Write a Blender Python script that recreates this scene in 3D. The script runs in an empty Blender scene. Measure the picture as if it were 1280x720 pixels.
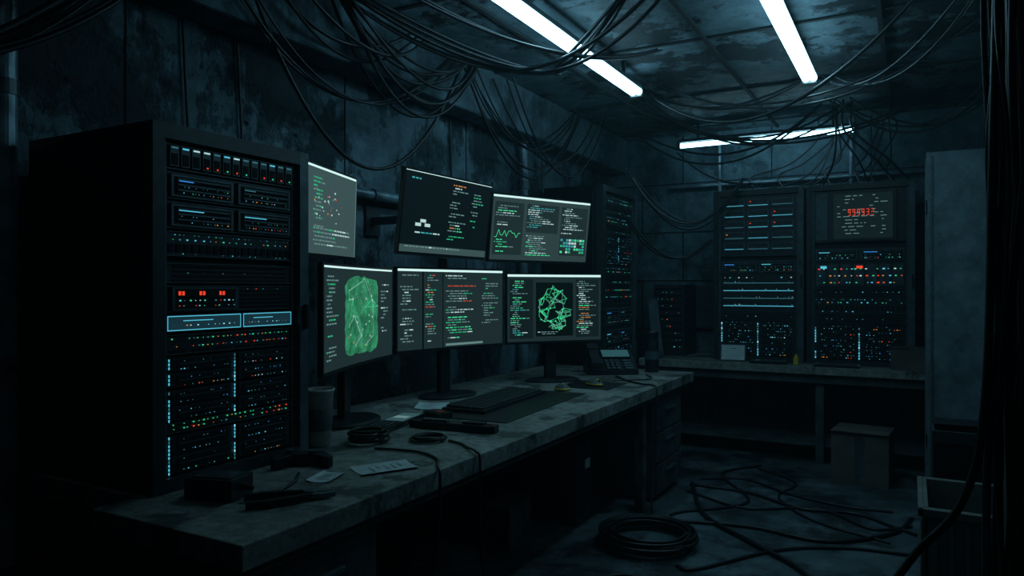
import bpy, math, random
from mathutils import Matrix, Vector
R = random.Random(7)
sc = bpy.context.scene
try:
    sc.view_settings.view_transform = 'Standard'
except Exception: pass

# ---------------------------------------------------------------- materials
def newmat(name):
    m = bpy.data.materials.new(name); m.use_nodes = True
    nt = m.node_tree; b = nt.nodes['Principled BSDF']
    return m, nt, b
def mat(name, col, rough=.6, metal=0, var=.25, scale=8, bump=.0, col2=None):
    m, nt, b = newmat(name)
    tc = nt.nodes.new('ShaderNodeTexCoord'); n = nt.nodes.new('ShaderNodeTexNoise')
    n.inputs['Scale'].default_value = scale; n.inputs['Detail'].default_value = 6
    nt.links.new(tc.outputs['Object'], n.inputs['Vector'])
    cr = nt.nodes.new('ShaderNodeValToRGB')
    c2 = col2 or tuple(c*(1+var) for c in col); c1 = tuple(c*(1-var) for c in col) if not col2 else col
    cr.color_ramp.elements[0].position=.35; cr.color_ramp.elements[1].position=.65
    cr.color_ramp.elements[0].color=(*c1,1); cr.color_ramp.elements[1].color=(*c2,1)
    nt.links.new(n.outputs['Fac'], cr.inputs['Fac']); nt.links.new(cr.outputs['Color'], b.inputs['Base Color'])
    b.inputs['Roughness'].default_value = rough; b.inputs['Metallic'].default_value = metal
    if bump:
        bp = nt.nodes.new('ShaderNodeBump'); bp.inputs['Strength'].default_value=bump; bp.inputs['Distance'].default_value=.01
        nt.links.new(n.outputs['Fac'], bp.inputs['Height']); nt.links.new(bp.outputs['Normal'], b.inputs['Normal'])
    return m
def emis(name, col, s=1.0, rough=.5):
    m, nt, b = newmat(name)
    b.inputs['Base Color'].default_value=(.006,.006,.006,1)
    b.inputs['Roughness'].default_value=rough
    b.inputs['Specular IOR Level'].default_value=.15
    b.inputs['Emission Color'].default_value=(*col,1); b.inputs['Emission Strength'].default_value=s
    m.cycles.emission_sampling='NONE'
    return m
def grunge(name, ca, cb, cstain, rough=(.5,.9), bump=.5, s1=1.2, s2=9, stain=(.52,.62), wet=False):
    m, nt, b = newmat(name)
    N=nt.nodes.new; L=nt.links.new
    tc=N('ShaderNodeTexCoord')
    n1=N('ShaderNodeTexNoise'); n1.inputs['Scale'].default_value=s1; n1.inputs['Detail'].default_value=10; n1.inputs['Roughness'].default_value=.62
    n2=N('ShaderNodeTexNoise'); n2.inputs['Scale'].default_value=s2; n2.inputs['Detail'].default_value=8; n2.inputs['Roughness'].default_value=.7
    n3=N('ShaderNodeTexNoise'); n3.inputs['Scale'].default_value=s1*1.7; n3.inputs['Detail'].default_value=12; n3.inputs['Roughness'].default_value=.7
    mp=N('ShaderNodeMapping'); mp.inputs['Location'].default_value=(7,3,5); mp.inputs['Scale'].default_value=(1,1,.7)
    L(tc.outputs['Object'],mp.inputs['Vector'])
    for n in (n1,n2): L(tc.outputs['Object'],n.inputs['Vector'])
    L(mp.outputs['Vector'],n3.inputs['Vector'])
    r1=N('ShaderNodeValToRGB'); r1.color_ramp.elements[0].position=.32; r1.color_ramp.elements[1].position=.68
    r1.color_ramp.elements[0].color=(*ca,1); r1.color_ramp.elements[1].color=(*cb,1)
    L(n1.outputs['Fac'],r1.inputs['Fac'])
    mx=N('ShaderNodeMix'); mx.data_type='RGBA'; mx.blend_type='OVERLAY'; mx.inputs[0].default_value=.6
    L(r1.outputs['Color'],mx.inputs[6])
    r2=N('ShaderNodeValToRGB'); r2.color_ramp.elements[0].position=.3; r2.color_ramp.elements[1].position=.7
    r2.color_ramp.elements[0].color=(.10,.10,.10,1)
    L(n2.outputs['Fac'],r2.inputs['Fac']); L(r2.outputs['Color'],mx.inputs[7])
    r3=N('ShaderNodeValToRGB'); r3.color_ramp.elements[0].position=stain[0]; r3.color_ramp.elements[1].position=stain[1]
    L(n3.outputs['Fac'],r3.inputs['Fac'])
    m2=N('ShaderNodeMix'); m2.data_type='RGBA'
    L(r3.outputs['Color'],m2.inputs[0]); L(mx.outputs[2],m2.inputs[6]); m2.inputs[7].default_value=(*cstain,1)
    L(m2.outputs[2],b.inputs['Base Color'])
    mr=N('ShaderNodeMapRange'); mr.inputs['To Min'].default_value=rough[0]; mr.inputs['To Max'].default_value=rough[1]
    mr.inputs['From Min'].default_value=.3; mr.inputs['From Max'].default_value=.7
    L(n1.outputs['Fac'],mr.inputs['Value']); L(mr.outputs['Result'],b.inputs['Roughness'])
    ad=N('ShaderNodeMath'); ad.operation='ADD'; L(n2.outputs['Fac'],ad.inputs[0]); L(r3.outputs['Color'],ad.inputs[1])
    bp=N('ShaderNodeBump'); bp.inputs['Strength'].default_value=bump; bp.inputs['Distance'].default_value=.02
    L(ad.outputs[0],bp.inputs['Height']); L(bp.outputs['Normal'],b.inputs['Normal'])
    return m

M_wall=grunge('concrete_wall',(.040,.084,.108),(.160,.255,.305),(.017,.037,.048),bump=.9,stain=(.49,.56))
M_wallb=grunge('concrete_wall_back',(.042,.095,.120),(.145,.238,.285),(.025,.052,.066),s1=.9,bump=.9)
M_ceil=grunge('stained_ceiling',(.055,.10,.122),(.16,.24,.28),(.010,.021,.027),stain=(.50,.54),bump=.8)
M_floor=grunge('dirty_floor',(.030,.054,.063),(.115,.16,.178),(.011,.020,.024),rough=(.25,.75),s1=1.6,stain=(.48,.58))
M_beam=grunge('beam_concrete',(.05,.095,.117),(.13,.21,.25),(.022,.042,.054),s1=2)
M_seam=mat('seam_dark',(.010,.017,.021),.9)
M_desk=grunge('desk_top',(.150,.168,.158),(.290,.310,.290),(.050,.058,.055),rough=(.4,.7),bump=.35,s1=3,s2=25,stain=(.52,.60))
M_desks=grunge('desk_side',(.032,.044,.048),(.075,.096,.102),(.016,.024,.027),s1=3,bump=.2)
M_blk=mat('black_metal',(.005,.008,.011),.5,.2,.3,20)
M_blk2=mat('black_panel',(.025,.038,.045),.42,.1,.3,30)
M_frame=mat('rack_frame',(.080,.118,.138),.40,.2,.3,20)
M_vent=mat('rack_dark',(.003,.005,.006),.8)
M_plas=mat('black_plastic',(.013,.017,.020),.38,0,.3,40)
M_plas2=mat('grey_plastic',(.075,.098,.105),.45,0,.3,40)
M_key=mat('key_plastic',(.030,.038,.042),.4,0,.3,40)
M_rub=mat('cable_rubber',(.009,.013,.017),.38,0,.3,10)
M_rub2=mat('cable_rubber_blue',(.026,.045,.057),.34,0,.5,10)
M_pipe=mat('pipe_metal',(.17,.26,.31),.35,.3,.5,9,.3)
M_white=mat('paper',(.60,.70,.70),.8,0,.1,30)
M_cup=mat('cup_card',(.46,.44,.41),.6,0,.25,12)
M_lock=grunge('locker_paint',(.085,.128,.148),(.125,.175,.20),(.058,.085,.098),bump=.1,s1=2,stain=(.6,.75))
M_card=mat('cardboard',(.105,.09,.078),.8,0,.2,9)
M_yel=mat('yellow_plastic',(.75,.55,.04),.5)
M_org=mat('red_plastic',(.35,.06,.03),.5)
M_bin=mat('bin_plastic',(.15,.16,.15),.6,0,.2,6)
M_tube=emis('fluorescent_tube',(.38,.80,1.0),9.5); M_tube.cycles.emission_sampling='AUTO'
E={ 'c':emis('led_cyan',(.10,.58,.78),.9),'C':emis('led_cyan_bright',(.28,.70,.88),1.25),'g':emis('led_green',(.04,.72,.30),.8),
    'r':emis('led_red',(1.0,.07,.03),.85),'o':emis('led_orange',(.95,.36,.06),.75),'b':emis('led_blue',(.05,.32,.9),.75),
    'w':emis('led_white',(.5,.80,.80),.9),'d':emis('led_dim',(.05,.20,.25),.7),'D':emis('led_dim_blue',(.012,.048,.07),.6)}
S={ 'bg':emis('screen_grey',(.012,.025,.027),1),'bgd':emis('screen_dark',(.002,.006,.008),1),'pan':emis('screen_panel',(.005,.012,.013),1),
    'lit':emis('screen_light_panel',(.042,.080,.083),1),'bg3':emis('screen_mid_panel',(.026,.050,.053),1),
    'bar':emis('screen_bar',(.58,.84,.82),1.15),'w':emis('txt_white',(.46,.68,.66),1),'t':emis('txt_grey',(.12,.225,.22),1),
    'g':emis('txt_green',(.025,.42,.19),1),'G':emis('txt_green_bright',(.06,.74,.33),1),'r':emis('txt_red',(.50,.07,.04),1),
    'o':emis('txt_orange',(.52,.20,.05),1),'c':emis('txt_teal',(.04,.33,.35),1),'k':emis('screen_black',(.001,.004,.004),1)}
def map_mat():
    m,nt,b=newmat('screen_map_green')
    tc=nt.nodes.new('ShaderNodeTexCoord'); n=nt.nodes.new('ShaderNodeTexNoise'); n.inputs['Scale'].default_value=16; n.inputs['Detail'].default_value=10
    n.inputs['Roughness'].default_value=.75
    nt.links.new(tc.outputs['Object'],n.inputs['Vector'])
    cr=nt.nodes.new('ShaderNodeValToRGB'); cr.color_ramp.elements[0].position=.38; cr.color_ramp.elements[1].position=.66
    cr.color_ramp.elements[0].color=(.010,.085,.042,1); cr.color_ramp.elements[1].color=(.04,.34,.15,1)
    nt.links.new(n.outputs['Fac'],cr.inputs['Fac']); nt.links.new(cr.outputs['Color'],b.inputs['Emission Color'])
    b.inputs['Emission Strength'].default_value=1; b.inputs['Base Color'].default_value=(.01,.02,.01,1)
    m.cycles.emission_sampling='NONE'
    return m
S['map']=map_mat()

# ---------------------------------------------------------------- mesh builder
class MB:
    def __init__(s): s.v=[]; s.f=[]; s.m=[]; s.mats=[]; s.M=Matrix.Identity(4); s.warp=None
    def mi(s,m):
        if m not in s.mats: s.mats.append(m)
        return s.mats.index(m)
    def add(s,vs,fs,m):
        o=len(s.v)
        for p in vs:
            p=Vector(p)
            if s.warp: p=s.warp(p)
            s.v.append(s.M@p)
        k=s.mi(m)
        for f in fs: s.f.append([o+i for i in f]); s.m.append(k)
    def box(s,x0,x1,y0,y1,z0,z1,m):
        vs=[(x,y,z) for x in (x0,x1) for y in (y0,y1) for z in (z0,z1)]
        s.add(vs,[(0,1,3,2),(4,6,7,5),(0,4,5,1),(2,3,7,6),(0,2,6,4),(1,5,7,3)],m)
    def q(s,x0,x1,z0,z1,y,m):   # quad facing -y
        s.add([(x0,y,z0),(x1,y,z0),(x1,y,z1),(x0,y,z1)],[(0,1,2,3)],m)
    def ln(s,x0,z0,x1,z1,t,y,m):
        d=Vector((x1-x0,0,z1-z0)); 
        if d.length<1e-5: return
        n=Vector((-d.z,0,d.x)).normalized()*t/2
        a=Vector((x0,y,z0)); b=Vector((x1,y,z1))
        s.add([a-n,b-n,b+n,a+n],[(0,1,2,3)],m)
    def cyl(s,p0,p1,r0,m,r1=None,n=16,cap=True):
        p0=Vector(p0);p1=Vector(p1); r1=r0 if r1 is None else r1
        d=(p1-p0).normalized(); a=d.orthogonal().normalized(); b=d.cross(a)
        vs=[]
        for p,r in((p0,r0),(p1,r1)):
            for i in range(n):
                t=2*math.pi*i/n; vs.append(p+a*math.cos(t)*r+b*math.sin(t)*r)
        fs=[(i,(i+1)%n,n+(i+1)%n,n+i) for i in range(n)]
        if cap: fs+= [tuple(range(n))[::-1],tuple(range(n,2*n))]
        s.add(vs,fs,m)
    def lathe(s,prof,m,n=28,sx=1,sy=1,c=(0,0)):
        vs=[];fs=[]
        for r,z in prof:
            for i in range(n):
                t=2*math.pi*i/n; vs.append((c[0]+r*math.cos(t)*sx,c[1]+r*math.sin(t)*sy,z))
        for k in range(len(prof)-1):
            for i in range(n):
                j=(i+1)%n; fs.append((k*n+i,k*n+j,(k+1)*n+j,(k+1)*n+i))
        s.add(vs,fs,m)
    def prism(s,poly,a0,a1,m,axis='z'):
        n=len(poly)
        def P(u,v,w):
            return (u,v,w) if axis=='z' else ((w,u,v) if axis=='x' else (u,w,v))
        vs=[P(u,v,a0) for u,v in poly]+[P(u,v,a1) for u,v in poly]
        fs=[tuple(range(n))[::-1],tuple(range(n,2*n))]+[(i,(i+1)%n,n+(i+1)%n,n+i) for i in range(n)]
        s.add(vs,fs,m)
    def build(s,name,loc=(0,0,0),rz=0,bevel=0,smooth=False):
        me=bpy.data.meshes.new(name); me.from_pydata([tuple(p) for p in s.v],[],s.f)
        for m in s.mats: me.materials.append(m)
        for p,k in zip(me.polygons,s.m): p.material_index=k; p.use_smooth=smooth
        me.update()
        o=bpy.data.objects.new(name,me); sc.collection.objects.link(o)
        o.location=loc; o.rotation_euler=(0,0,rz)
        if bevel:
            b=o.modifiers.new('bevel','BEVEL'); b.width=bevel; b.segments=2; b.limit_method='ANGLE'; b.angle_limit=math.radians(50)
        return o
def simple_box(name,x0,x1,y0,y1,z0,z1,m):
    b=MB(); b.box(x0,x1,y0,y1,z0,z1,m); return b.build(name)

def smooth_pts(pts,n=10):
    pts=[Vector(p) for p in pts]; out=[]
    if len(pts)<3: return pts
    P=[pts[0]*2-pts[1]]+pts+[pts[-1]*2-pts[-2]]
    for i in range(1,len(P)-2):
        a,b,c,d=P[i-1:i+3]
        for k in range(n):
            t=k/n
            out.append(.5*((2*b)+(-a+c)*t+(2*a-5*b+4*c-d)*t*t+(-a+3*b-3*c+d)*t**3))
    out.append(pts[-1]); return out
def cables(name,paths,m=M_rub):
    cu=bpy.data.curves.new(name,'CURVE'); cu.dimensions='3D'; cu.bevel_depth=1.0; cu.bevel_resolution=1
    cu.use_fill_caps=True
    for pts,r in paths:
        sp=cu.splines.new('POLY'); sp.points.add(len(pts)-1)
        for i,p in enumerate(pts): sp.points[i].co=(*p,1); sp.points[i].radius=r
    o=bpy.data.objects.new(name,cu); 
    sc.collection.objects.link(o)
    bpy.context.view_layer.update()
    me=bpy.data.meshes.new_from_object(o.evaluated_get(bpy.context.evaluated_depsgraph_get()))
    bpy.data.objects.remove(o)
    me.name=name
    if not me.materials: me.materials.append(m)
    else: me.materials[0]=m
    for p in me.polygons: p.use_smooth=True
    ob=bpy.data.objects.new(name,me); sc.collection.objects.link(ob); return ob
def sag(a,b,s,n=22,j=0.0):
    a=Vector(a);b=Vector(b);o=[]
    off=Vector((R.uniform(-j,j),R.uniform(-j,j),0))
    for i in range(n+1):
        t=i/n; k=4*t*(1-t)
        o.append(a.lerp(b,t)+Vector((0,0,-s*k))+off*k)
    return o
def coil(c,r,loops,h,n=22,j=.012,ex=1.0):
    o=[]
    rr=r; 
    for i in range(loops*n+1):
        t=2*math.pi*i/n
        if i%n==0: rr=r*R.uniform(.72,1.05); ox=R.uniform(-j,j); oy=R.uniform(-j,j)
        o.append(Vector((c[0]+math.cos(t)*rr*ex+ox,c[1]+math.sin(t)*rr+oy,c[2]+h*i/(loops*n))))
    return smooth_pts(o[::2],3)

# ---------------------------------------------------------------- room
XL,XR,YB,YF,ZC=-2.65,.78,6.8,-1.6,2.8
simple_box('floor',XL-.1,XR+.1,YF-.1,YB+.1,-.1,0,M_floor)
simple_box('ceiling',XL-.1,XR+.1,YF-.1,YB+.1,ZC,ZC+.1,M_ceil)
w=MB(); w.box(XL-.1,XL,YF,YB,0,ZC,M_wall)
for y in (-.4,.75,1.72,2.95,4.15,5.3):
    w.box(XL,XL+.004,y-.003,y+.003,0,ZC,M_seam)
for y in (1.2,1.5,2.3,2.6,3.4,3.75,4.5,4.8):
    for z in (2.1,1.45): w.cyl((XL,y,z),(XL+.004,y,z),.010,M_seam,n=10)
w.build('wall_left')
w=MB(); w.box(XL,XR,YB,YB+.1,0,ZC,M_wallb)
for z in (.5,.95,1.42,1.88,2.34): w.box(XL,XR,YB-.005,YB,z-.005,z+.005,M_seam)
for k,z in enumerate((0,.5,.95,1.42,1.88,2.34)):
    for i in range(5):
        x=XL+.35+i*.8+(k%2)*.4
        if x<XR: w.box(x-.005,x+.005,YB-.005,YB,z,min(z+.46,ZC),M_seam)
w.build('wall_back')
simple_box('wall_right',XR,XR+.1,YF,YB,0,ZC,M_wall)
simple_box('wall_front',XL,XR,YF-.1,YF,0,ZC,M_wall)
b=MB(); b.box(XL,-2.45,YF,YB,2.47,ZC,M_beam); b.build('trim_1',bevel=.015)
b=MB()
for y in (-.6,.6,1.8,3.0,4.2,5.4,6.5): b.box(-2.45,XR,y-.012,y+.012,ZC-.012,ZC,M_seam)
for x in (-1.95,-1.05,-.15): b.box(x-.012,x+.012,YF,YB,ZC-.018,ZC,M_seam)
b.build('trim_2')
b=MB(); b.box(.20,XR,2.1,2.42,0,ZC,M_desks); b.build('wall_pillar',bevel=.01)

# ---------------------------------------------------------------- fluorescent lights
def tube_light(x,y0,y1,z,along='y',drop=0):
    b=MB()
    def bx(a0,a1,b0,b1,z0,z1,m):
        if along=='y': b.box(x+a0,x+a1,b0,b1,z0,z1,m)
        else: b.box(b0,b1,x+a0,x+a1,z0,z1,m)
    bx(-.03,.03,y0,y1,z+.026,z+.05,M_blk2)
    bx(-.04,.04,y0-.012,y0+.02,z-.03,z+.03,M_plas2); bx(-.04,.04,y1-.02,y1+.012,z-.03,z+.03,M_plas2)
    def cy(a,m,r):
        if along=='y': b.cyl((x+a,y0+.02,z-.0),(x+a,y1-.02,z-.0),r,m)
        else: b.cyl((y0+.02,x+a,z),(y1-.02,x+a,z),r,m)
    if along=='y': cy(-.022,M_tube,.022); cy(.022,M_tube,.022)
    else: cy(0,M_tube,.02)
    for t in (.12,.88):
        yy=y0+(y1-y0)*t
        bx(-.01,.01,yy-.01,yy+.01,z+.05,ZC-.0,M_blk2)
    b.build('fluorescent_light')
tube_light(-1.617,2.55,4.66,2.66)
tube_light(-.56,2.9,4.88,2.66)
tube_light(6.3,-1.80,-.38,2.60,'x')
def area(name,loc,target,sx,sy,p,col):
    l=bpy.data.lights.new(name,'AREA'); l.shape='RECTANGLE'; l.size=sx; l.size_y=sy; l.energy=p; l.color=col
    o=bpy.data.objects.new(name,l); sc.collection.objects.link(o); o.location=loc
    o.rotation_euler=(Vector(target)-Vector(loc)).to_track_quat('-Z','Y').to_euler()
area('side_fill',(.70,3.4,2.3),(-2.2,3.0,1.2),2.2,.4,3.0,(.32,.80,1.0))  # added teal fill for rack fronts and left wall, no fixture here
area('overhead_fill',(-.9,1.1,2.7),(-1.6,1.7,.6),1.0,.3,.45,(.45,.85,1.0))  # added weak fill over the near desk end, not a ceiling fixture

# ---------------------------------------------------------------- server racks
DEN=1.0
def leds(b,x0,x1,z,n,cols,ls,p=.8,y=-.006):
    for i in range(n):
        if R.random()<p*DEN:
            k=R.uniform(.5,1.2); x=x0+(x1-x0)*(i+.5+R.uniform(-.25,.25))/n; c=R.choice(cols+'d') 
            b.q(x-ls/2*k,x+ls/2*k,z-ls*.30*k,z+ls*.30*k,y,E[c])
def unit(b,t,x0,x1,z0,z1,ls):
    W=x1-x0;H=z1-z0;g=.004
    if t!='gap': b.box(x0,x1,-.002,.03,z0+g,z1-g,M_blk2); b.box(x0,x1,-.007,-.002,z0+g,z0+g+.003,M_frame); b.box(x0,x1,-.007,-.002,z1-g-.003,z1-g,M_frame)
    y=-.004
    if t=='bays':
        n=13
        for i in range(n):
            a=x0+W*(i+.12)/n; c=x0+W*(i+.88)/n
            b.box(a,c,-.016,0,z0+H*.15,z1-H*.12,M_frame); b.box(a+.004,c-.004,-.018,-.016,z0+H*.2,z1-H*.4,M_vent)
            b.q(a+.003,c-.003,z1-H*.22,z1-H*.22+ls*.8,-.0175,E[R.choice('wcdcd')])
            if R.random()<.6: b.q((a+c)/2-ls/2,(a+c)/2+ls/2,z0+H*.22,z0+H*.22+ls*.8,-.0195,E[R.choice('rgcd')])
    elif t=='split':
        for s0,s1 in((.02,.48),(.52,.98)):
            a=x0+W*s0;c=x0+W*s1
            b.box(a,c,-.014,0,z0+H*.12,z1-H*.12,M_frame); b.box(a+.01,c-.01,-.0155,-.013,z0+H*.2,z1-H*.2,M_vent)
            for k in range(3):
                zz=z0+H*(.32+.18*k); b.box(a+.018,c-.018,-.020,-.0155,zz,zz+H*.06,M_frame)
            b.q(a+.02,a+.02+(c-a)*R.uniform(.2,.45),z1-H*.36,z1-H*.36+ls*.5,-.021,E[R.choice('cdb')])
            leds(b,a+.02,c-.02,z0+H*.26,14,'ccdgro',ls*.7,.6,-.021)
            leds(b,a+.02,c-.02,z0+H*.46,14,'cdg',ls*.6,.4,-.021)
    elif t=='patch':
        n=18
        for i in range(n):
            a=x0+W*(i+.2)/n;c=x0+W*(i+.8)/n
            b.box(a,c,-.006,-.002,z0+H*.2,z0+H*.5,M_vent)
        leds(b,x0+.01,x1-.01,z0+H*.65,n,'gccdgo',ls,.85)
        leds(b,x0+.01,x1-.01,z0+H*.14,n,'cdgc',ls*.8,.6,-.0075)
        leds(b,x0+.01,x1-.01,z0+H*.82,n*2,'cgd',ls*.6,.6)
    elif t=='blank':
        for k in range(int(H/.014)):
            zz=z0+.008+k*.014; b.box(x0+.02,x1-.02,-.004,-.002,zz,zz+.006,M_vent)
        leds(b,x0+W*.05,x1-W*.05,z0+H*.5,16,'dDdc',ls*.7,.4)
    elif t=='disp':
        b.box(x0+W*.03,x0+W*.52,-.012,0,z0+H*.1,z1-H*.1,M_frame); b.box(x0+W*.05,x0+W*.50,-.0125,-.011,z0+H*.16,z1-H*.16,M_vent)
        for i in range(3):
            a=x0+W*(.07+i*.15); b.q(a,a+W*.018,z0+H*.62,z0+H*.76,-.013,E['r']); b.q(a+W*.025,a+W*.043,z0+H*.62,z0+H*.76,-.013,E['r'])
        leds(b,x0+W*.06,x0+W*.5,z0+H*.44,12,'gwcr',ls,.8,-.013); leds(b,x0+W*.06,x0+W*.5,z0+H*.26,12,'dcgr',ls,.7,-.013)
        for k in range(5):
            zz=z0+H*(.15+.15*k); b.box(x0+W*.56,x0+W*.97,-.006,-.002,zz,zz+H*.06,M_vent)
        leds(b,x0+W*.58,x0+W*.95,z0+H*.84,6,'rdo',ls,.7,-.0075)
    elif t=='cyan':
        for s0,s1 in((.0,.55),(.57,1.)):
            a=x0+W*s0;c=x0+W*s1; l=ls*.45
            b.q(a+l,c-l,z0+H*.15,z1-H*.15,-.0075,E['D'])
            for (p,r_,u,v) in((a,c,z0+H*.12,z0+H*.12+l),(a,c,z1-H*.12-l,z1-H*.12),(a,a+l,z0+H*.12,z1-H*.12),(c-l,c,z0+H*.12,z1-H*.12)):
                b.q(p,r_,u,v,-.0085,E['c'])
            leds(b,a+.015,c-.015,z0+H*.38,12,'cwCo',ls*.8,.7,-.0085); b.q(a+(c-a)*.2,a+(c-a)*.6,z0+H*.6,z0+H*.6+l,-.0085,E['c'])
    elif t=='leds':
        leds(b,x0+.01,x1-.01,z0+H*.74,26,'ggrogg',ls,.85); leds(b,x0+.01,x1-.01,z0+H*.40,26,'grcogr',ls,.75)
        for i in range(6): b.box(x0+W*(i/6+.02),x0+W*(i/6+.14),-.004,-.002,z0+H*.12,z0+H*.25,M_vent)
    elif t=='drives':
        rows=max(2,int(H/.042)); 
        for k in range(rows):
            a0=z0+H*k/rows+.004; a1=z0+H*(k+1)/rows-.004
            for s0,s1 in((.03,.47),(.53,.97)):
                b.box(x0+W*s0,x0+W*s1,-.010,0,a0,a1,M_blk2); b.box(x0+W*(s0+.03),x0+W*(s1-.03),-.012,-.009,a0+.006,a1-.008,M_vent)
                b.box(x0+W*(s0+.05),x0+W*(s1-.05),-.0128,-.012,(a0+a1)/2-.001,(a0+a1)/2+.002,M_frame)
                leds(b,x0+W*(s0+.04),x0+W*(s1-.02),a0+.006,14,R.choice(['ddcb','ddcc','dcbg','dwcr','cor']),ls*.75,.5,-.013)
                leds(b,x0+W*(s0+.04),x0+W*(s1-.02),a1-.012,14,'ddcb',ls*.6,.3,-.013)
        m=int(H/(ls*2))
        for k in range(m):
            for f in(.012,.5):
                if R.random()<.85: b.q(x0+W*f-ls*.4,x0+W*f+ls*.4,z0+ls*2*k,z0+ls*2*k+ls*1.4,-.008,E[R.choice('cccCd')])
    elif t=='lines':
        for k in range(4):
            zz=z0+H*(.15+.2*k); b.q(x0+.02,x1-.02,zz,zz+ls*.45,-.008,E['d' if k%2 else 'c'])
            leds(b,x0+.02,x1-.02,zz+ls*1.3,20,'cdw',ls*.7,.5)
        leds(b,x0+.02,x1-.02,z0+H*.9,16,'gcw',ls,.6)
    elif t=='bright':
        for i in range(7): b.box(x0+W*(.02+i*.14),x0+W*(.13+i*.14),-.010,0,z0+H*.1,z1-H*.1,M_frame)
        for k in range(3):
            zz=z0+H*(.2+.26*k); leds(b,x0+.02,x1-.02,zz,16,'ggrowgcr',ls*1.4,.95,-.012)
        for i in range(2): b.q(x0+W*(.07+.4*i),x0+W*(.14+.4*i),z0+H*.74,z0+H*.84,-.0125,E['cr'[i]])
    elif t=='crt':
        b.box(x0+W*.18,x1-W*.1,-.02,0,z0+.01,z1-.01,M_blk2); b.q(x0+W*.22,x1-W*.14,z0+.03,z1-.03,-.021,S['pan'])
        b.box(x0+.01,x0+W*.15,-.012,0,z0+.02,z1-.02,M_frame)
        for k in range(12):
            zz=z1-.05-k*(H-.09)/12; xx=x0+W*.26
            while xx<x0+W*.75:
                l=R.uniform(.01,.05)
                if R.random()<.4: b.q(xx,xx+l,zz,zz+.005,-.022,S['t'] )
                xx+=l+.015
        for i in range(6):   # seven-segment style red readout
            a=x0+W*(.38+i*.05); zc=z0+H*.57; s=.018
            for (u0,u1,v0,v1) in((0,s,-.002,.002),(0,s,.021,.025),(0,s,-.025,-.021),(0,.004,0,.023),(s-.004,s,-.023,0),(s-.004,s,0,.023)):
                if R.random()<.85: b.q(a+u0,a+u1,zc+v0,zc+v1,-.0225,E['r'])
    elif t=='shelf':
        for k in range(5):
            zz=z0+H*(.1+.18*k)
            for i in range(3):
                a=x0+W*(.04+i*.32); b.box(a,a+W*.29,-.012,0,zz,zz+H*.13,M_frame); b.box(a+.012,a+W*.27,-.0125,-.011,zz+H*.05,zz+H*.115,M_blk2); b.q(a+.01,a+W*.27,zz+H*.02,zz+H*.02+ls*.35,-.013,E[R.choice('dcdc')])
                if R.random()<.3: b.q(a+.02,a+.030,zz+H*.08,zz+H*.095,-.013,E[R.choice('oro')])
def rack(W,H,D,spec,loc,rz,ls,fr=.04):
    b=MB()
    b.box(0,W,.03,D,0,H,M_blk)                       # carcass
    for a in (0,W-fr): b.box(a,a+fr,-.03,.03,0,H,M_frame if a else M_blk2)
    b.box(fr,W-fr,-.03,.03,H-.045,H,M_blk2); b.box(fr,W-fr,-.03,.03,0,.04,M_blk2)
    for s in(fr,W-fr-.02):                            # mounting ears with holes
        b.box(s,s+.02,-.008,.0,.04,H-.045,M_frame)
        k=.06
        while k<H-.06: b.box(s+.007,s+.013,-.0095,-.007,k,k+.006,M_vent); k+=.022
    tot=sum(h for _,h in spec); z=H-.05; hh=H-.095
    for t,h in spec:
        h=h/tot*hh; unit(b,t,fr+.022,W-fr-.022,z-h,z,ls); z-=h
    for zz in(.1,H-.14): b.box(-.004,0,.08,D-.06,zz,zz+.01,M_blk2)
    for k in range(6): b.box(.1,W-.1,.1+k*.06,.12+k*.06,H,H+.004,M_vent)
    b.box(-.004,0,.05,.06,.05,H-.05,M_blk2)
    b.box(W-fr*.6,W-fr*.3,-.045,-.03,H*.42,H*.5,M_blk)
    return b.build('server_rack',loc,rz)
H90=math.pi/2
rack(.61,1.082,.61,[('bays',.085),('split',.09),('split',.09),('patch',.085),('gap',.012),('blank',.07),('disp',.09),('cyan',.06),('leds',.07),('drives',.10),('drives',.10),('leds',.04),('drives',.12)],(-1.93,1.315,.7505),H90,.0058)
DEN=.8
rack(.78,2.15,.48,[('patch',.08),('patch',.08),('drives',.12),('patch',.08),('leds',.08),('split',.09),('split',.07),('drives',.12),('leds',.1),('blank',.2)],(-2.11,5.22,0),H90,.0105,.05)
rack(.71,1.41,.5,[('shelf',.35),('gap',.02),('split',.08),('lines',.22),('blank',.05),('drives',.2)],(-1.466,6.2,.7505),0,.0105,.035)
rack(.755,1.41,.5,[('crt',.30),('gap',.03),('split',.08),('bright',.15),('blank',.05),('patch',.10),('blank',.06),('drives',.2)],(-.735,6.2,.7505),0,.0105,.035)
DEN=1

# ---------------------------------------------------------------- desks
b=MB()
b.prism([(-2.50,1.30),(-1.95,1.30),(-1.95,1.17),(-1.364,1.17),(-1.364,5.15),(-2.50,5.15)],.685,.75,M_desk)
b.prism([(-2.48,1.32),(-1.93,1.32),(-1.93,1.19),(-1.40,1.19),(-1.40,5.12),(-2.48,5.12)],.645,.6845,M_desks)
def pedestal(y0,y1,n):
    b.box(-1.92,-1.42,y0,y1,.03,.645,M_desks)
    h=.59/n
    for i in range(n):
        z=.045+i*h; b.box(-1.42,-1.402,y0+.03,y1-.02,z,z+h-.012,M_desks)
        b.box(-1.402,-1.385,(y0+y1)/2-.09,(y0+y1)/2+.09,z+h*.6,z+h*.6+.018,M_frame)
    for x in(-1.86,-1.5):
        for y in(y0+.06,y1-.06): b.cyl((x,y,0),(x,y,.03),.02,M_blk)
pedestal(1.2,1.72,3); pedestal(4.4,4.98,3)
b.box(-1.47,-1.41,4.18,4.24,0,.645,M_desks); b.box(-2.45,-2.39,4.18,4.24,0,.645,M_desks)
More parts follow.
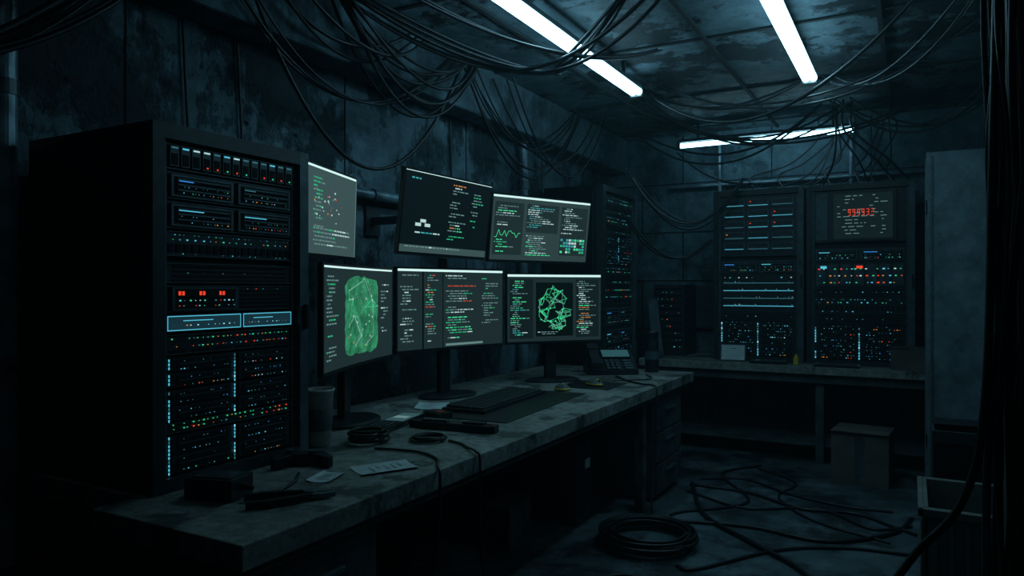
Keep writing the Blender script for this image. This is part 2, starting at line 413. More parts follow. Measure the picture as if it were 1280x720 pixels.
b.box(-2.45,-2.39,1.34,1.40,0,.645,M_desks); b.box(-2.49,-2.47,1.34,5.1,.2,.645,M_desks)
b.build('desk',bevel=.004)
b=MB()
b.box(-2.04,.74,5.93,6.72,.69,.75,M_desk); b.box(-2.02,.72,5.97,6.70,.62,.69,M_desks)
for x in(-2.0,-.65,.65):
    for y in(6.0,6.64): b.box(x,x+.06,y,y+.06,0,.62,M_desks)
b.box(-1.98,.68,6.66,6.68,.1,.62,M_desks); b.box(-1.98,.68,6.05,6.66,.12,.14,M_desks)
b.build('workbench',bevel=.004)

# ---------------------------------------------------------------- monitors
def text(b,x0,x1,z1,z0,pitch,cols,y,dens=.85,th=.38,wmin=.008,wmax=.04,indent=.03):
    z=z1
    while z-pitch>z0:
        if R.random()<dens:
            x=x0+R.choice([0,0,1,1,2])*indent*.5; end=x0+(x1-x0)*R.uniform(.3,.95)
            c=R.choice(cols)
            while x<end-.006:
                l=min(R.uniform(wmin,wmax),end-x)
                if R.random()<.35: c=R.choice(cols)
                b.q(x,x+l,z-pitch*th,z,y,S[c]); x+=l+.007
        z-=pitch
def net(b,x0,x1,z0,z1,n,col,y,th=.003,ell=True,dist=.12):
    pts=[]
    while len(pts)<n:
        u,v=R.uniform(-1,1),R.uniform(-1,1)
        if not ell or u*u+v*v<1: pts.append(((x0+x1)/2+u*(x1-x0)/2,(z0+z1)/2+v*(z1-z0)/2))
    for i,p in enumerate(pts):
        s=R.uniform(.002,.005); b.q(p[0]-s,p[0]+s,p[1]-s,p[1]+s,y-.0005,S[R.choice(col)])
        ds=sorted(range(n),key=lambda j:(pts[j][0]-p[0])**2+(pts[j][1]-p[1])**2)
        for j in ds[1:3]+( [ds[min(7,n-1)]] if R.random()<.4 else []):
            b.ln(p[0],p[1],pts[j][0],pts[j][1],th,y,S[R.choice(col)])
def monitor(Lp,Rp,zc,h,draw,tilt=0,roll=0,curve=.0,stand=None,bg='bg'):
    L=Vector(Lp);Rr=Vector(Rp); w=(Rr-L).length; c=(L+Rr)/2; ang=math.atan2(Rr.y-L.y,Rr.x-L.x)
    base=Matrix.Rotation(ang,4,'Z')
    b=MB(); b.M=base@Matrix.Rotation(tilt,4,'X')@Matrix.Rotation(roll,4,'Y')
    b.warp=lambda p:Vector((p.x,p.y-curve*p.x*p.x,p.z))
    N=14; bz=.010
    for i in range(N):
        x0=-w/2+w*i/N;x1=x0+w/N
        b.add([(x0,0,-h/2),(x1,0,-h/2),(x1,0,h/2),(x0,0,h/2),(x0,.022,-h/2),(x1,.022,-h/2),(x1,.022,h/2),(x0,.022,h/2)],
              [(0,1,2,3),(5,4,7,6),(0,4,5,1),(3,2,6,7)]+([(0,3,7,4)] if i==0 else [])+([(1,5,6,2)] if i==N-1 else []),M_plas)
        xa=max(x0,-w/2+bz);xb=min(x1,w/2-bz)
        b.q(xa,xb,-h/2+.016,h/2-bz,-.0015,S[bg])
    b.box(-w*.28,w*.28,.02,.05,-h*.3,h*.25,M_plas)
    draw(b,-w/2+bz,w/2-bz,-h/2+.016,h/2-bz)
    b.warp=None; b.M=base
    if stand is not None:   # pedestal stand down to desk top
        zt=-(zc-.75)
        b.box(-.035,.035,.05,.085,zt+.01,.05,M_plas)
        b.box(-.05,.05,.04,.06,-.06,.06,M_plas)
        b.lathe([(0,zt+.018),(.13,zt+.018),(.15,zt+.010),(.15,zt+.001),(0,zt+.001)],M_plas,sx=1.25,sy=.8,c=(0,.03))
        if stand: b.box(-.02,.02,.06,.09,.0,stand,M_plas)
    else:                   # wall arm
        b.M=Matrix.Identity(4); e=XL+.002
        b.box(-(c.x-e),-.02,-.02,.02,-.02,.02,M_blk2); b.box(-(c.x-e),-(c.x-e)+.015,-.06,.06,-.08,.08,M_blk2)
    return b.build('monitor',(c.x,c.y,zc))
def bar(b,x0,x1,z1,t=.014): 
    n=10
    for i in range(n): b.q(x0+(x1-x0)*i/n,x0+(x1-x0)*(i+1)/n,z1-t,z1,-.0022,S['bar'])
def pane(b,x0,x1,z0,z1,k='pan',y=-.002):
    n=max(1,int((x1-x0)/.06))
    for i in range(n): b.q(x0+(x1-x0)*i/n,x0+(x1-x0)*(i+1)/n,z0,z1,y,S[k])
def U(x0,x1,u): return x0+(x1-x0)*u
Y=-.003
def d1(b,x0,x1,z0,z1):
    for i in range(26):
        x=U(x0,x1,R.gauss(.6,.14));z=U(z0,z1,R.gauss(.62,.12)); s=R.uniform(.003,.007); b.q(x-s,x+s,z-s*.6,z+s*.6,Y,S[R.choice('wworwt')])
    text(b,U(x0,x1,.35),U(x0,x1,.52),z1-.05,z0+.1,.018,'tttg',Y); text(b,U(x0,x1,.36),U(x0,x1,.95),U(z0,z1,.3),z0+.02,.018,'ttgtw',Y)
    bar(b,x0,x1,z1,.01); b.q(x1-.006,x1,z0,z1,-.0025,S['t'])
def d2(b,x0,x1,z0,z1):
    text(b,U(x0,x1,.5),U(x0,x1,.72),z1-.03,U(z0,z1,.16),.015,'wgtogGt',Y,.85); text(b,U(x0,x1,.76),U(x0,x1,.97),z1-.06,U(z0,z1,.3),.016,'gtggt',Y,.7)
    text(b,U(x0,x1,.04),U(x0,x1,.3),z1-.03,U(z0,z1,.75),.02,'ttc',Y,.6)
    for i in range(3): b.q(U(x0,x1,.14+.05*i),U(x0,x1,.20+.05*i),U(z0,z1,.33+.05*(i%2)),U(z0,z1,.37+.05*(i%2)),Y,S['w'])
    text(b,U(x0,x1,.1),U(x0,x1,.45),U(z0,z1,.26),U(z0,z1,.14),.018,'twc',Y,.7)
    pane(b,x0,x1,z0,U(z0,z1,.09),'lit'); text(b,x0+.02,x1-.1,U(z0,z1,.08),z0,.018,'wtg',Y,1)
    bar(b,x0,x1,z1,.003)
def d3(b,x0,x1,z0,z1):
    bar(b,x0,x1,z1,.012)
    pane(b,U(x0,x1,.02),U(x0,x1,.30),U(z0,z1,.08),U(z0,z1,.9),'bg'); pane(b,U(x0,x1,.33),U(x0,x1,.66),U(z0,z1,.45),U(z0,z1,.9),'bg'); pane(b,U(x0,x1,.69),U(x0,x1,.98),U(z0,z1,.1),U(z0,z1,.9),'bg')
    text(b,U(x0,x1,.03),U(x0,x1,.28),U(z0,z1,.88),U(z0,z1,.5),.014,'ttwG',Y,.9); 
    text(b,U(x0,x1,.03),U(x0,x1,.28),U(z0,z1,.32),U(z0,z1,.1),.014,'Gtg',Y,.9)
    px=None
    for i in range(14):
        p=(U(x0,x1,.03+.019*i),U(z0,z1,.40+R.uniform(-.05,.07)))
        if px: b.ln(px[0],px[1],p[0],p[1],.003,Y,S['G'])
        px=p
    text(b,U(x0,x1,.34),U(x0,x1,.65),U(z0,z1,.88),U(z0,z1,.48),.013,'ttwcw',Y,.95)
    text(b,U(x0,x1,.34),U(x0,x1,.65),U(z0,z1,.40),U(z0,z1,.05),.013,'twtG',Y,.95)
    text(b,U(x0,x1,.70),U(x0,x1,.97),U(z0,z1,.88),U(z0,z1,.42),.013,'wtwt',Y,.95)
    for k in range(5):
        for i in range(9):
            if R.random()<.75: b.q(U(x0,x1,.70+.03*i),U(x0,x1,.724+.03*i),U(z0,z1,.14+.05*k),U(z0,z1,.175+.05*k),Y,S[R.choice('gcgGcw')])
def d4(b,x0,x1,z0,z1):
    bar(b,x0,x1,z1,.008)
    text(b,U(x0,x1,.03),U(x0,x1,.22),z1-.04,z0+.03,.016,'ttttg',Y,.85)
    cx,cz=U(x0,x1,.54),U(z0,z1,.5); n=40; vs=[(cx,-.0025,cz)]; A=(x1-x0)*.25;B=(z1-z0)*.42
    for i in range(n):
        t=2*math.pi*i/n; k=1/(abs(math.cos(t))**7+abs(math.sin(t))**7)**(1/7)*R.uniform(.92,1.0)
        vs.append((cx+A*math.cos(t)*k,-.0025-.0,cz+B*math.sin(t)*k))
    # concentric strips so the sheet follows the curved panel
    rings=6; vv=[]
    for r_ in range(rings+1):
        for p in vs[1:]: vv.append((cx+(p[0]-cx)*r_/rings,-.0025,cz+(p[2]-cz)*r_/rings))
    ff=[(r_*n+i,r_*n+(i+1)%n,(r_+1)*n+(i+1)%n,(r_+1)*n+i) for r_ in range(rings) for i in range(n)]
    b.add(vv,ff,S['map'])
    net(b,cx-A,cx+A,cz-B,cz+B,26,'Gtwt',Y-.001,.0016)
    for i in range(16): 
        xx=cx+R.uniform(-.8,.8)*A; zz=cz+R.uniform(-.8,.8)*B; b.q(xx-.004,xx+.004,zz-.004,zz+.004,Y-.002,S[R.choice('wwoG')])
    text(b,U(x0,x1,.83),U(x0,x1,.98),z1-.04,z0+.08,.016,'tttw',Y,.7)
def d5(b,x0,x1,z0,z1):
    bar(b,x0,x1,z1,.012)
    pane(b,U(x0,x1,.22),U(x0,x1,.235),z0,z1-.012,'k'); pane(b,U(x0,x1,.41),U(x0,x1,.418),z0,z1-.012,'k')
    text(b,U(x0,x1,.02),U(x0,x1,.20),z1-.03,z0+.02,.015,'tttw',Y,.8)
    text(b,U(x0,x1,.25),U(x0,x1,.38),z1-.03,z0+.02,.013,'rtwotgt',Y,.9)
    text(b,U(x0,x1,.44),U(x0,x1,.76),z1-.03,U(z0,z1,.55),.014,'tgwtttr',Y,.85)
    text(b,U(x0,x1,.44),U(x0,x1,.76),U(z0,z1,.52),U(z0,z1,.06),.014,'tgwtGgt',Y,.8)
    text(b,U(x0,x1,.79),U(x0,x1,.98),z1-.03,U(z0,z1,.25),.014,'tgtgtt',Y,.75)
    b.q(U(x0,x1,.44),U(x0,x1,.80),z0+.008,z0+.02,Y,S['t'])
def d6(b,x0,x1,z0,z1):
    bar(b,x0,x1,z1,.014)
    pane(b,U(x0,x1,.02),U(x0,x1,.27),z0+.02,z1-.03)
    text(b,U(x0,x1,.03),U(x0,x1,.26),z1-.04,z0+.03,.013,'tgcwttG',Y,.95)
    pane(b,U(x0,x1,.30),U(x0,x1,.70),z0+.03,z1-.05,'k')
    for k in range(2): net(b,U(x0,x1,.32),U(x0,x1,.68),z0+.06,z1-.07,52,'gGgGt',Y-.001*k,.0032)
    text(b,U(x0,x1,.32),U(x0,x1,.65),z0+.06,z0+.03,.012,'tw',Y,1)
    pane(b,U(x0,x1,.73),U(x0,x1,.98),z0+.02,z1-.03)
    text(b,U(x0,x1,.74),U(x0,x1,.97),z1-.04,z0+.03,.013,'wtwtGto',Y,.95)
T=math.radians(7)
monitor((-2.245,2.13),(-2.485,2.85),1.70,.42,d1,tilt=.03,curve=.0,bg='lit')
monitor((-2.16,2.80),(-2.10,3.53),1.722,.425,d2,tilt=T,roll=.01,bg='bgd')
monitor((-2.17,3.66),(-1.86,4.41),1.708,.41,d3,tilt=T,bg='bg3')
monitor((-2.02,2.10),(-2.317,2.905),1.225,.45,d4,curve=.10,stand=0)
monitor((-2.319,2.95),(-2.129,3.725),1.235,.45,d5,curve=.10,stand=.28)
monitor((-2.228,3.945),(-1.802,4.477),1.22,.45,d6,curve=.12,stand=0)

# ---------------------------------------------------------------- desk items
DZ=.7505
b=MB(); b.lathe([(0,0),(.040,0),(.044,.004),(.056,.205),(.060,.207),(.060,.216),(.055,.216),(.053,.20),(.042,.012),(0,.012)],M_cup)
b.lathe([(.0485,.06),(.0540,.14),(.0535,.141)],M_plas2); b.build('coffee_cup',(-1.98,2.06,DZ),smooth=True)
b=MB(); b.box(-.19,.19,-.5,.5,0,.004,M_plas); b.build('desk_mat',(-1.785,3.28,DZ),.05,bevel=.001)
b=MB(); b.box(-.16,.16,-.14,.2,0,.004,M_plas); b.build('desk_mat',(-1.72,4.12,DZ),.02,bevel=.001)
b=MB(); b.box(-.115,.115,-.375,.375,0,.016,M_plas)
for r in range(6):
    n=17
    for i in range(n):
        if r==5 and 5<=i<=9: continue
        x=-.085+r*.034
        y0=-.36+i*.72/n
        b.box(x-.014,x+.014,y0+.003,y0+.72/n-.003,.016,.030-(r*.001),M_key)
b.box(.071,.099,-.14,.06,.016,.026,M_key)
b.build('keyboard',(-1.905,3.29,DZ+.0045),.065,bevel=.002)
def mouse(loc,rz):
    b=MB(); pr=[]
    for k in range(9):
        t=k/8*math.pi/2; pr.append((math.cos(t)*.046,math.sin(t)*.040))
    pr=[(.040,0)]+pr
    b.lathe(pr,M_plas2,sx=1,sy=1.6); b.box(-.002,.002,-.068,-.02,.026,.037,M_blk); b.cyl((-.006,-.035,.035),(.006,-.035,.035),.009,M_yel,n=12)
    b.lathe([(.0445,.006),(.0470,.011),(.0445,.016)],M_yel,sx=1.0,sy=1.6)
    b.build('computer_mouse',loc,rz,smooth=True)
mouse((-1.80,3.87,DZ+.001),.5); mouse((-1.70,4.12,DZ+.005),.9)
# desk phone
b=MB(); b.prism([(-.12,0),(.12,0),(.12,.15),(.10,.15),(-.12,.03)],-.17,.17,M_plas,'x')
b.M=Matrix.Translation((0,-.01,.094))@Matrix.Rotation(math.atan2(.12,.22),4,'X')
b.box(-.155,-.09,-.12,.12,.01,.05,M_key); b.box(-.16,-.085,-.125,-.06,.0,.06,M_key); b.box(-.16,-.085,.06,.125,.0,.06,M_key)
b.box(-.06,.15,.02,.12,.0,.008,M_blk); b.box(-.052,.142,.028,.112,.008,.010,emis('phone_screen',(.02,.08,.09),1))
for i in range(3):
    for j in range(4): b.box(-.05+i*.035,-.025+i*.035,-.12+j*.03,-.10+j*.03,.0,.012,M_plas2)
for j in range(4): b.box(.08,.14,-.12+j*.03,-.10+j*.03,.0,.010,M_frame)
b.M=Matrix.Identity(4)
b.build('desk_phone',(-1.86,4.80,DZ),math.radians(35),bevel=.003)
b=MB(); b.lathe([(0,0),(.048,0),(.050,.004),(.050,.215),(.044,.235),(.044,.24),(.048,.243),(.048,.285),(.043,.295),(0,.295)],M_plas); b.lathe([(.0505,.09),(.0508,.12),(.0505,.15)],M_frame)
b.build('water_bottle',(-1.63,5.02,DZ),smooth=True)
def sheet(name,loc,w,h,rz,m=M_white):
    b=MB(); n=6
    for i in range(n):
        x0=-w/2+w*i/n;x1=x0+w/n; z=lambda x:.001+.006*(abs(x)/(w/2))**3
        b.add([(x0,-h/2,z(x0)),(x1,-h/2,z(x1)),(x1,h/2,z(x1)),(x0,h/2,z(x0))],[(0,1,2,3)],m)
    for k in range(5): b.box(-w*.35,w*R.uniform(0,.35),h*(.3-.13*k)-.003,h*(.3-.13*k),.0022,.0026,M_plas2)
    b.build(name,loc,rz)
sheet('paper_sheet',(-2.13,3.02,DZ),.16,.20,.5); sheet('paper_sheet',(-1.53,1.90,DZ),.12,.20,-.5); sheet('paper_sheet',(-1.62,1.72,DZ),.08,.12,.3)
b=MB(); b.box(-.055,.055,-.19,.19,0,.022,M_plas); b.box(-.045,.045,-.02,.17,.022,.024,emis('handheld_screen',(.03,.08,.09),1)); b.box(-.035,.03,.04,.09,.024,.0245,S['t'])
for i in range(3):
    for j in range(5): b.box(-.04+i*.03,-.02+i*.03,-.17+j*.028,-.152+j*.028,.022,.027,M_plas2)
b.build('handheld_meter',(-1.98,2.53,DZ),.2,bevel=.004)
b=MB(); b.prism([(-.20,-.02),(-.12,-.035),(.02,-.03),(.17,-.035),(.20,-.02),(.20,.03),(.10,.04),(-.05,.028),(-.16,.03),(-.20,.015)],0,.032,M_plas)
b.prism([(-.14,-.02),(-.02,-.018),(-.02,.012),(-.14,.014)],.032,.042,M_plas2); b.box(.05,.15,-.018,.02,.032,.040,M_blk); b.box(-.21,-.2,-.012,.01,.006,.024,M_org)
b.cyl((.17,0,.032),(.17,0,.038),.012,M_org)
b.build('utility_knife',(-1.70,2.56,DZ),.12,bevel=.004)
b=MB(); b.prism([(-.04,-.07),(.04,-.07),(.045,.03),(.03,.07),(-.03,.07),(-.045,.03)],0,.028,M_plas); b.box(-.02,.02,-.05,.0,.028,.032,M_org); b.box(-.02,.02,.015,.045,.028,.030,M_plas2)
b.build('cable_tester',(-1.93,2.83-.06,DZ+.0),1.2)
b=MB(); b.box(-.075,.075,-.055,.055,0,.06,M_plas); b.box(-.06,.06,-.04,.04,.06,.064,M_key); b.cyl((.075,0,.03),(.11,0,.03),.012,M_plas,r1=.006)
b.build('power_adapter',(-1.75,1.42,DZ),.3,bevel=.008)
b=MB()
for s in(1,-1):
    b.prism([(0,s*.008),(-.05,s*.02),(-.12,s*.035),(-.17,s*.03),(-.17,s*.048),(-.11,s*.055),(-.04,s*.038),(.01,s*.02)][::s],0,.022,M_plas)
    b.prism([(0,0),(.07,s*.004),(.075,s*.012),(.03,s*.024),(0,s*.02)][::s],.003,.018,M_frame)
b.cyl((0,0,0),(0,0,.026),.016,M_frame)
b.build('pliers',(-1.50,1.52,DZ),.9,bevel=.002)
b=MB(); b.prism([(-.07,.03),(-.05,.045),(.05,.045),(.07,.03),(.10,-.05),(.085,-.065),(.065,-.05),(.04,-.015),(-.04,-.015),(-.065,-.05),(-.085,-.065),(-.10,-.05)][::-1],.004,.04,M_plas)
for x,y in((-.045,.02),(.025,-.0)): b.cyl((x,y,.04),(x,y,.052),.010,M_plas2,r1=.013)
for x,y in((.05,.03),(.062,.018),(.038,.018),(.05,.006)): b.cyl((x,y,.04),(x,y,.044),.005,M_plas2)
b.box(-.06,.06,.04,.052,.0,.03,M_plas)
b.build('game_controller',(-1.80,1.80,DZ),.7,bevel=.008)
cables('coiled_cable',[(coil((-1.85,2.20,DZ+.008),.080,6,.04,ex=.95),.006)])
cables('coiled_cable',[(coil((-1.66,2.33,DZ+.006),.065,4,.014),.0045)])
zt=DZ+.006
def dc(pts,r): cables('desk_cable',[(smooth_pts(pts),r)])
dc([(-1.74,2.1,zt),(-1.66,2.12,zt),(-1.56,2.13,zt),(-1.45,2.08,zt),(-1.375,1.98,.760),(-1.345,1.95,.72),(-1.345,1.93,.5),(-1.34,1.85,.2),(-1.25,1.8,.012)],.005)
dc([(-1.58,2.35,zt),(-1.5,2.32,zt),(-1.45,2.28,zt),(-1.375,2.22,.760),(-1.345,2.20,.72),(-1.34,2.2,.4),(-1.3,2.24,.1),(-1.2,2.3,.012)],.005)
dc([(-1.62,1.52,zt),(-1.64,1.58,zt),(-1.67,1.64,zt),(-1.72,1.70,zt)],.005)
dc([(-1.68,4.37,zt),(-1.6,4.45,zt),(-1.5,4.6,zt),(-1.6,4.8,zt)],.004)
dc([(-1.75,4.62,zt),(-1.6,4.42,zt),(-1.45,4.3,zt),(-1.375,4.25,.760),(-1.34,4.22,.72),(-1.335,4.15,.4),(-1.3,4.0,.1),(-1.25,3.98,.012)],.006)

# ---------------------------------------------------------------- workbench items
b=MB(); b.box(0,.28,0,.38,0,.63,M_blk2)
for k in range(9): leds(b,.02,.26,.08+k*.06,6,'dcdbr',.010,.45,-.003); 
for k in range(9): b.box(.02,.26,-.002,0,.10+k*.06,.12+k*.06,M_vent)
b.build('computer_tower',(-2.03,6.3,.7505))
b=MB(); b.M=Matrix.Rotation(-.12,4,'Y'); b.box(0,.09,0,.02,.0,.5,M_frame); b.box(.005,.085,-.003,0,.02,.48,M_lock); b.build('metal_panel',(-1.97,6.12,.762))
b=MB(); b.M=Matrix.Rotation(-.5,4,'X'); b.box(-.1,.1,0,.012,0,.15,M_plas); b.box(-.09,.09,-.002,0,.01,.14,M_white); b.M=Matrix.Identity(4); b.box(-.04,.04,.03,.1,0,.01,M_plas)
b.box(-.02,.02,.05,.06,0,.1,M_plas)
b.build('tablet_computer',(-1.28,6.04,.756),.15)
b=MB(); b.box(-.12,.12,-.07,.07,0,.16,M_card); b.box(-.12,-.002,-.08,.07,.16,.165,M_card); b.box(.002,.12,-.07,.08,.16,.165,M_card); b.build('small_cardboard_box',(-.02,6.06,.7505),.0)
b=MB(); b.lathe([(0,0),(.02,0),(.02,.05),(.008,.065),(.008,.08),(0,.08)],M_yel); b.build('glue_bottle',(-.80,6.07,.7505))
b=MB(); b.box(-.16,.16,-.09,.09,0,.015,M_plas)
for i in range(10):
    for j in range(4): b.box(-.15+i*.03,-.126+i*.03,-.075+j*.038,-.045+j*.038,.015,.021,M_plas2)
b.build('keyboard',(-.5,6.04,.7505),.0)
b=MB(); b.box(-.14,.14,-.07,.07,0,.02,M_plas); b.box(-.12,.12,-.05,.05,.02,.024,M_plas2); b.build('closed_laptop',(-1.0,6.04,.7505),.1)
b=MB(); b.box(0,.20,-.07,-.001,0,.40,M_frame); b.box(.015,.185,-.08,-.07,.015,.385,M_desks); b.cyl((.16,-.08,.2),(.16,-.092,.2),.012,M_frame)
b.build('junction_box',(-1.80,6.79,.98))

# ---------------------------------------------------------------- locker, boxes, bins
b=MB(); b.box(0,.62,.02,.55,.06,2.165,M_lock); b.box(.006,.614,0,.02,.07,2.155,M_lock); b.box(.02,.60,.05,.5,0,.06,M_blk)
b.box(.02,.035,-.006,0,.08,2.14,M_plas2)
for z in(.4,1.8): b.box(-.006,0,.0,.03,z,z+.08,M_frame)
b.box(.53,.55,-.03,0,1.0,1.18,M_frame)
b.build('metal_locker',(.075,5.0,0),bevel=.003)
b=MB(); b.box(-.18,.18,-.15,.15,0,.36,M_card); b.box(-.18,.18,-.17,-.01,.36,.366,M_card); b.box(-.18,.18,.01,.17,.36,.366,M_card); b.box(-.03,.03,-.152,-.15,.0,.36,M_desks)
b.build('cardboard_box',(-.30,5.62,0),-.1)
b=MB()
x0,x1,y0,y1,h=0,.5,0,.5,.52
b.box(x0,x1,y0,y1,0,.02,M_bin)
for (a,c,d,e) in((x0,x1,y0,y0+.015),(x0,x1,y1-.015,y1),(x0,x0+.015,y0,y1),(x1-.015,x1,y0,y1)): b.box(a,c,d,e,.02,h,M_bin)
b.box(x0-.02,x1+.02,y0-.02,y0,h-.03,h,M_bin); b.box(x0-.02,x0,y0-.02,y1+.02,h-.03,h,M_bin); b.box(x0,x1+.02,y1,y1+.02,h-.03,h,M_bin)
for i in range(9): b.box(x0+.03+i*.053,x0+.045+i*.053,y0-.01,y0,.03,h-.05,M_bin); b.box(x0-.01,x0,y0+.03+i*.053,y0+.045+i*.053,.03,h-.05,M_bin)
b.build('storage_bin',(.04,3.15,0),bevel=.003)
b=MB(); b.box(0,.4,0,.4,0,.68,M_blk); b.box(-.006,.406,-.006,.2,.62,.68,M_blk2); b.build('black_crate',(.09,3.95,0),bevel=.004)
b=MB(); b.box(0,.42,0,.22,0,.46,M_blk2)
for k in range(8): b.box(.42,.423,.03,.19,.06+k*.03,.072+k*.03,M_vent)
b.box(.42,.424,.04,.18,.36,.40,M_vent); b.box(.42,.4215,.13,.2,.30,.355,M_white)
b.build('pc_tower',(-2.08,3.75,0),bevel=.003)
b=MB(); b.box(0,.35,0,.3,0,.22,M_desks); b.box(.35,.352,.1,.16,.05,.17,M_plas2); b.build('cardboard_box',(-2.15,3.2,0),.1)

# ---------------------------------------------------------------- pipes
b=MB(); PY=1.262; b.cyl((-2.599,PY,0),(-2.599,PY,2.465),.044,M_pipe,n=24)
for z in(.4,1.08,1.98): b.cyl((-2.599,PY,z),(-2.599,PY,z+.05),.048,M_frame,n=24)
b.build('vertical_pipe')
b=MB(); b.cyl((-2.59,1.98,1.86),(-2.59,4.78,1.86),.028,M_pipe)
for y in(2.2,3.1,4.0,4.7): b.cyl((-2.59,y,1.86),(-2.59,y+.03,1.86),.036,M_frame); b.box(-2.648,-2.59,y,y+.03,1.85,1.87,M_frame)
b.build('metal_conduit')
b=MB(); b.cyl((-2.58,4.85,0),(-2.58,4.85,2.465),.035,M_pipe)
b.cyl((-2.58,4.85,2.1),(-2.58,4.85,2.16),.046,M_frame); b.cyl((-2.58,4.85,1.2),(-2.58,4.85,1.26),.046,M_frame); b.build('vertical_pipe')
b=MB(); b.cyl((-.45,6.76,.78),(-.45,6.76,2.79),.02,M_pipe); b.cyl((-2.0,6.76,2.3),(.7,6.76,2.3),.016,M_pipe); b.cyl((-1.55,6.76,.78),(-1.55,6.76,2.79),.016,M_pipe)
b.build('metal_conduit')

# ---------------------------------------------------------------- hanging cables
P=[]
def C(a,b_,s,r=.009,n=1,j=.05):
    for i in range(n):
        o=Vector((R.uniform(-j,j),R.uniform(-j,j),0)) if i else Vector((0,0,0))
        P.append((sag(Vector(a)+o,Vector(b_)+o*.6,s*R.uniform(.8,1.25) if i else s,22,j*.8),r*R.uniform(.7,1.1)))
def flush(m=M_rub): 
    global P
    cables('hanging_cables',P,m); P=[]
C((-2.42,2.13,2.60),(-2.38,3.70,2.73),.70,.011); C((-2.38,2.0,2.7),(-2.32,3.6,2.74),.45,.007,3,.08)
C((-2.36,2.6,2.74),(-2.30,3.7,2.74),.28,.008,6,.08)
C((-2.36,2.55,2.76),(-2.30,3.75,2.76),.40,.010,4,.06)
C((-2.36,2.1,2.76),(-2.30,3.2,2.76),.30,.009,3,.07)
flush()
C((-2.38,3.7,2.74),(-2.30,5.3,2.74),.62,.010,2,.06); C((-2.35,3.7,2.74),(-2.25,5.15,2.74),.42,.008,4,.08)
C((-2.36,4.2,2.74),(-2.2,5.5,2.74),.50,.008,3,.08); flush()
C((-2.47,1.05,2.05),(-2.40,1.75,2.78),.10,.013,3,.03); C((-2.47,.7,2.2),(-2.40,1.6,2.78),.2,.012,2,.04)
C((-2.47,.6,1.85),(-2.40,1.72,2.70),.20,.011,2,.03); C((-2.47,.5,2.0),(-2.40,1.9,2.78),.32,.010,3,.03)
flush()
C((-2.30,2.55,2.74),(-1.78,3.72,2.57),.10,.010,5,.07); C((-1.78,3.72,2.57),(-1.2,3.3,2.76),.05,.010,5,.05)
C((-2.1,2.3,2.76),(-1.3,4.1,2.74),.20,.010,2,.08)
C((-2.30,3.55,2.72),(-1.0,3.25,2.77),.24,.010,2,.08); flush()
C((-1.62,4.78,2.72),(.05,3.9,2.76),.40,.011); C((-1.62,4.9,2.74),(-.56,5.0,2.72),.18,.008,2,.05); C((-1.5,4.85,2.74),(.3,4.5,2.76),.30,.008,2,.05)
C((-.50,5.05,2.72),(.3,3.6,2.76),.25,.010,2,.08); C((-1.8,5.1,2.76),(-.45,5.95,2.74),.30,.009,2,.08); flush()
# loose loops over the rear of the room, and drops to the rack tops behind the far light
C((-2.1,5.6,2.74),(-.6,5.95,2.75),.42,.009,2,.08); C((-1.9,5.5,2.74),(.2,5.8,2.74),.30,.008,2,.1); C((-.5,5.9,2.76),(.5,5.6,2.74),.33,.008,4,.1); flush()
for i in range(10):
    ex=-1.2+i*.12+R.uniform(-.05,.05); ox=-.75+i*.07+R.uniform(-.12,.12); zz=R.uniform(2.28,2.42)
    P.append((smooth_pts([(ox,6.6,2.79),(ox+R.uniform(-.06,.06),6.62,2.62),((ox+ex)/2+R.uniform(-.1,.1),6.56,zz),(ex-.06,6.5,zz-.1),(ex,6.42,2.178)]),.007))
for (ox,ex) in((-.50,-.30),(-.46,-.12),(-.52,-.62),(-.40,-.02)):
    P.append((smooth_pts([(ox,6.05,2.79),(ox+.01,6.06,2.55),((ox+ex)/2+.04,6.1,2.33),(ex,6.28,2.178)]),.008))
flush()
C((-1.9,6.6,2.6),(-1.2,6.45,2.25),.1,.007,2,.05)
C((-2.02,5.7,2.3),(-1.2,6.12,2.25),.42,.008,4,.05); C((-2.02,5.6,1.9),(-1.48,6.12,1.75),.22,.008,3,.04); flush()
for y in(1.957,2.234,3.93): P.append((sag((-2.635,y,2.465),(-2.635,y+.03,1.95),0,8,.0),.006))
flush()
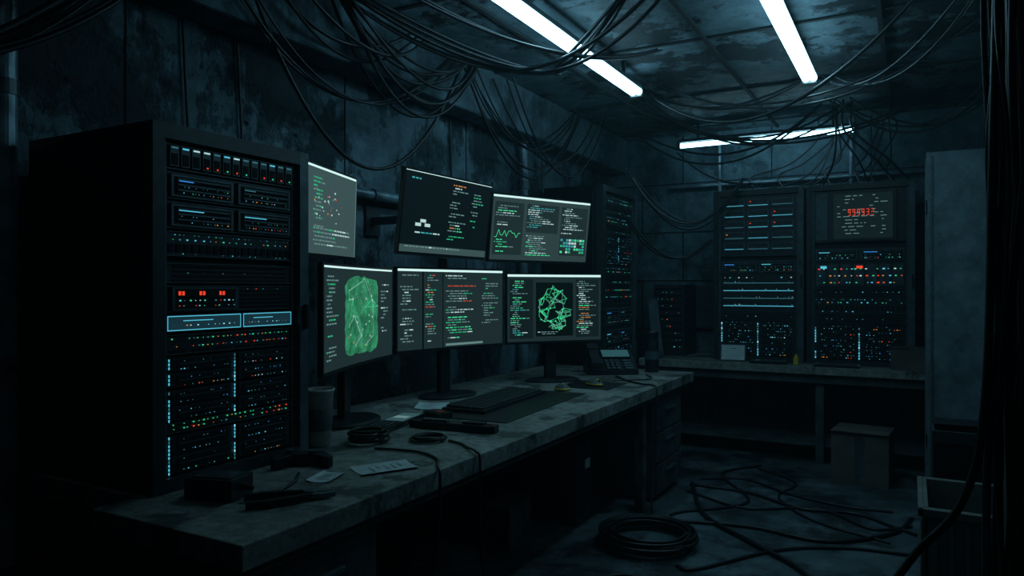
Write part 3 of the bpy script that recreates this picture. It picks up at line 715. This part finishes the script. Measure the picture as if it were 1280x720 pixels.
for k,(m,nn) in enumerate(((M_rub,16),(M_rub2,18))):
    P=[]
    for i in range(nn):
        x=.150+R.uniform(0,.14)+(k*.005);y=2.0+R.uniform(-.06,.05)
        P.append((smooth_pts([(x,y,2.79)]+[(x+R.uniform(-.018,.02),y+R.uniform(-.02,.02),z) for z in(2.4,2.0,1.65,1.3,.95,.6,.3)]+[(x+R.uniform(-.03,.03),y+R.uniform(-.04,.02),.015)]),R.choice([.003,.005,.007,.009])))
    if k==0:
        P.append((smooth_pts([(.18,1.96,2.7),(.16,1.95,1.7),(.145,1.95,1.1),(.10,1.95,.86),(.0,1.93,.72),(-.12,1.9,.5),(-.2,1.88,.2),(-.2,1.9,.012),(-.1,2.3,.012)]),.009))
    cables('cable_bundle',P,m)
F=[]
def fl(pts,r=.010): F.append((smooth_pts([(x,y,r) for x,y in pts]),r))
fl([(-1.32,4.95),(-1.08,4.3),(-.75,3.95),(-.466,3.67),(-.3,3.3),(-.3,2.8)],.013)
fl([(-1.33,4.92),(-.95,4.9),(-.6,4.7),(-.3,4.75),(-.1,4.6),(.02,4.5)]); fl([(-1.3,4.75),(-.9,4.55),(-.5,4.75),(-.2,4.5),(.0,4.65)],.008)
fl([(-1.3,5.1),(-1.03,5.24),(-.7,5.0),(-.344,4.88),(-.1,4.9)],.008); fl([(-1.2,4.1),(-.8,4.2),(-.4,4.15),(-.1,4.45),(.0,4.8)],.011)
fl([(-1.0,3.45),(-.9,3.45),(-.6,3.9),(-.3,4.1),(.0,4.15)],.009); fl([(-1.25,4.2),(-1.2,4.3),(-.9,4.7),(-1.2,5.3),(-1.0,5.7)],.009)
fl([(-1.0,5.6),(-.7,5.3),(-.75,4.9),(-.5,4.5),(-.1,4.3)],.007); fl([(-1.3,3.0),(-1.2,3.2),(-1.0,3.2),(-.8,3.0)],.009)
cables('floor_cables',F)
cables('coiled_cable',[(coil((-1.22,3.70,.02),.26,10,.06,ex=1.0,j=.03),.009)])

# ---------------------------------------------------------------- world + camera
wd=bpy.data.worlds.new('world'); sc.world=wd; wd.use_nodes=True
nt=wd.node_tree
nt.nodes['Background'].inputs[0].default_value=(.01,.02,.03,1); nt.nodes['Background'].inputs[1].default_value=.3
vs=nt.nodes.new('ShaderNodeVolumeScatter'); vs.inputs['Color'].default_value=(.55,.92,1,1); vs.inputs['Density'].default_value=.008; vs.inputs['Anisotropy'].default_value=.4
nt.links.new(vs.outputs[0],nt.nodes['World Output'].inputs['Volume'])
cam=bpy.data.cameras.new('camera'); co=bpy.data.objects.new('camera',cam); sc.collection.objects.link(co)
co.location=(0,0,1.35); co.rotation_euler=(math.pi/2,0,math.radians(28.92)); cam.lens=905/1280*36; cam.sensor_width=36; cam.clip_start=.02
sc.camera=co
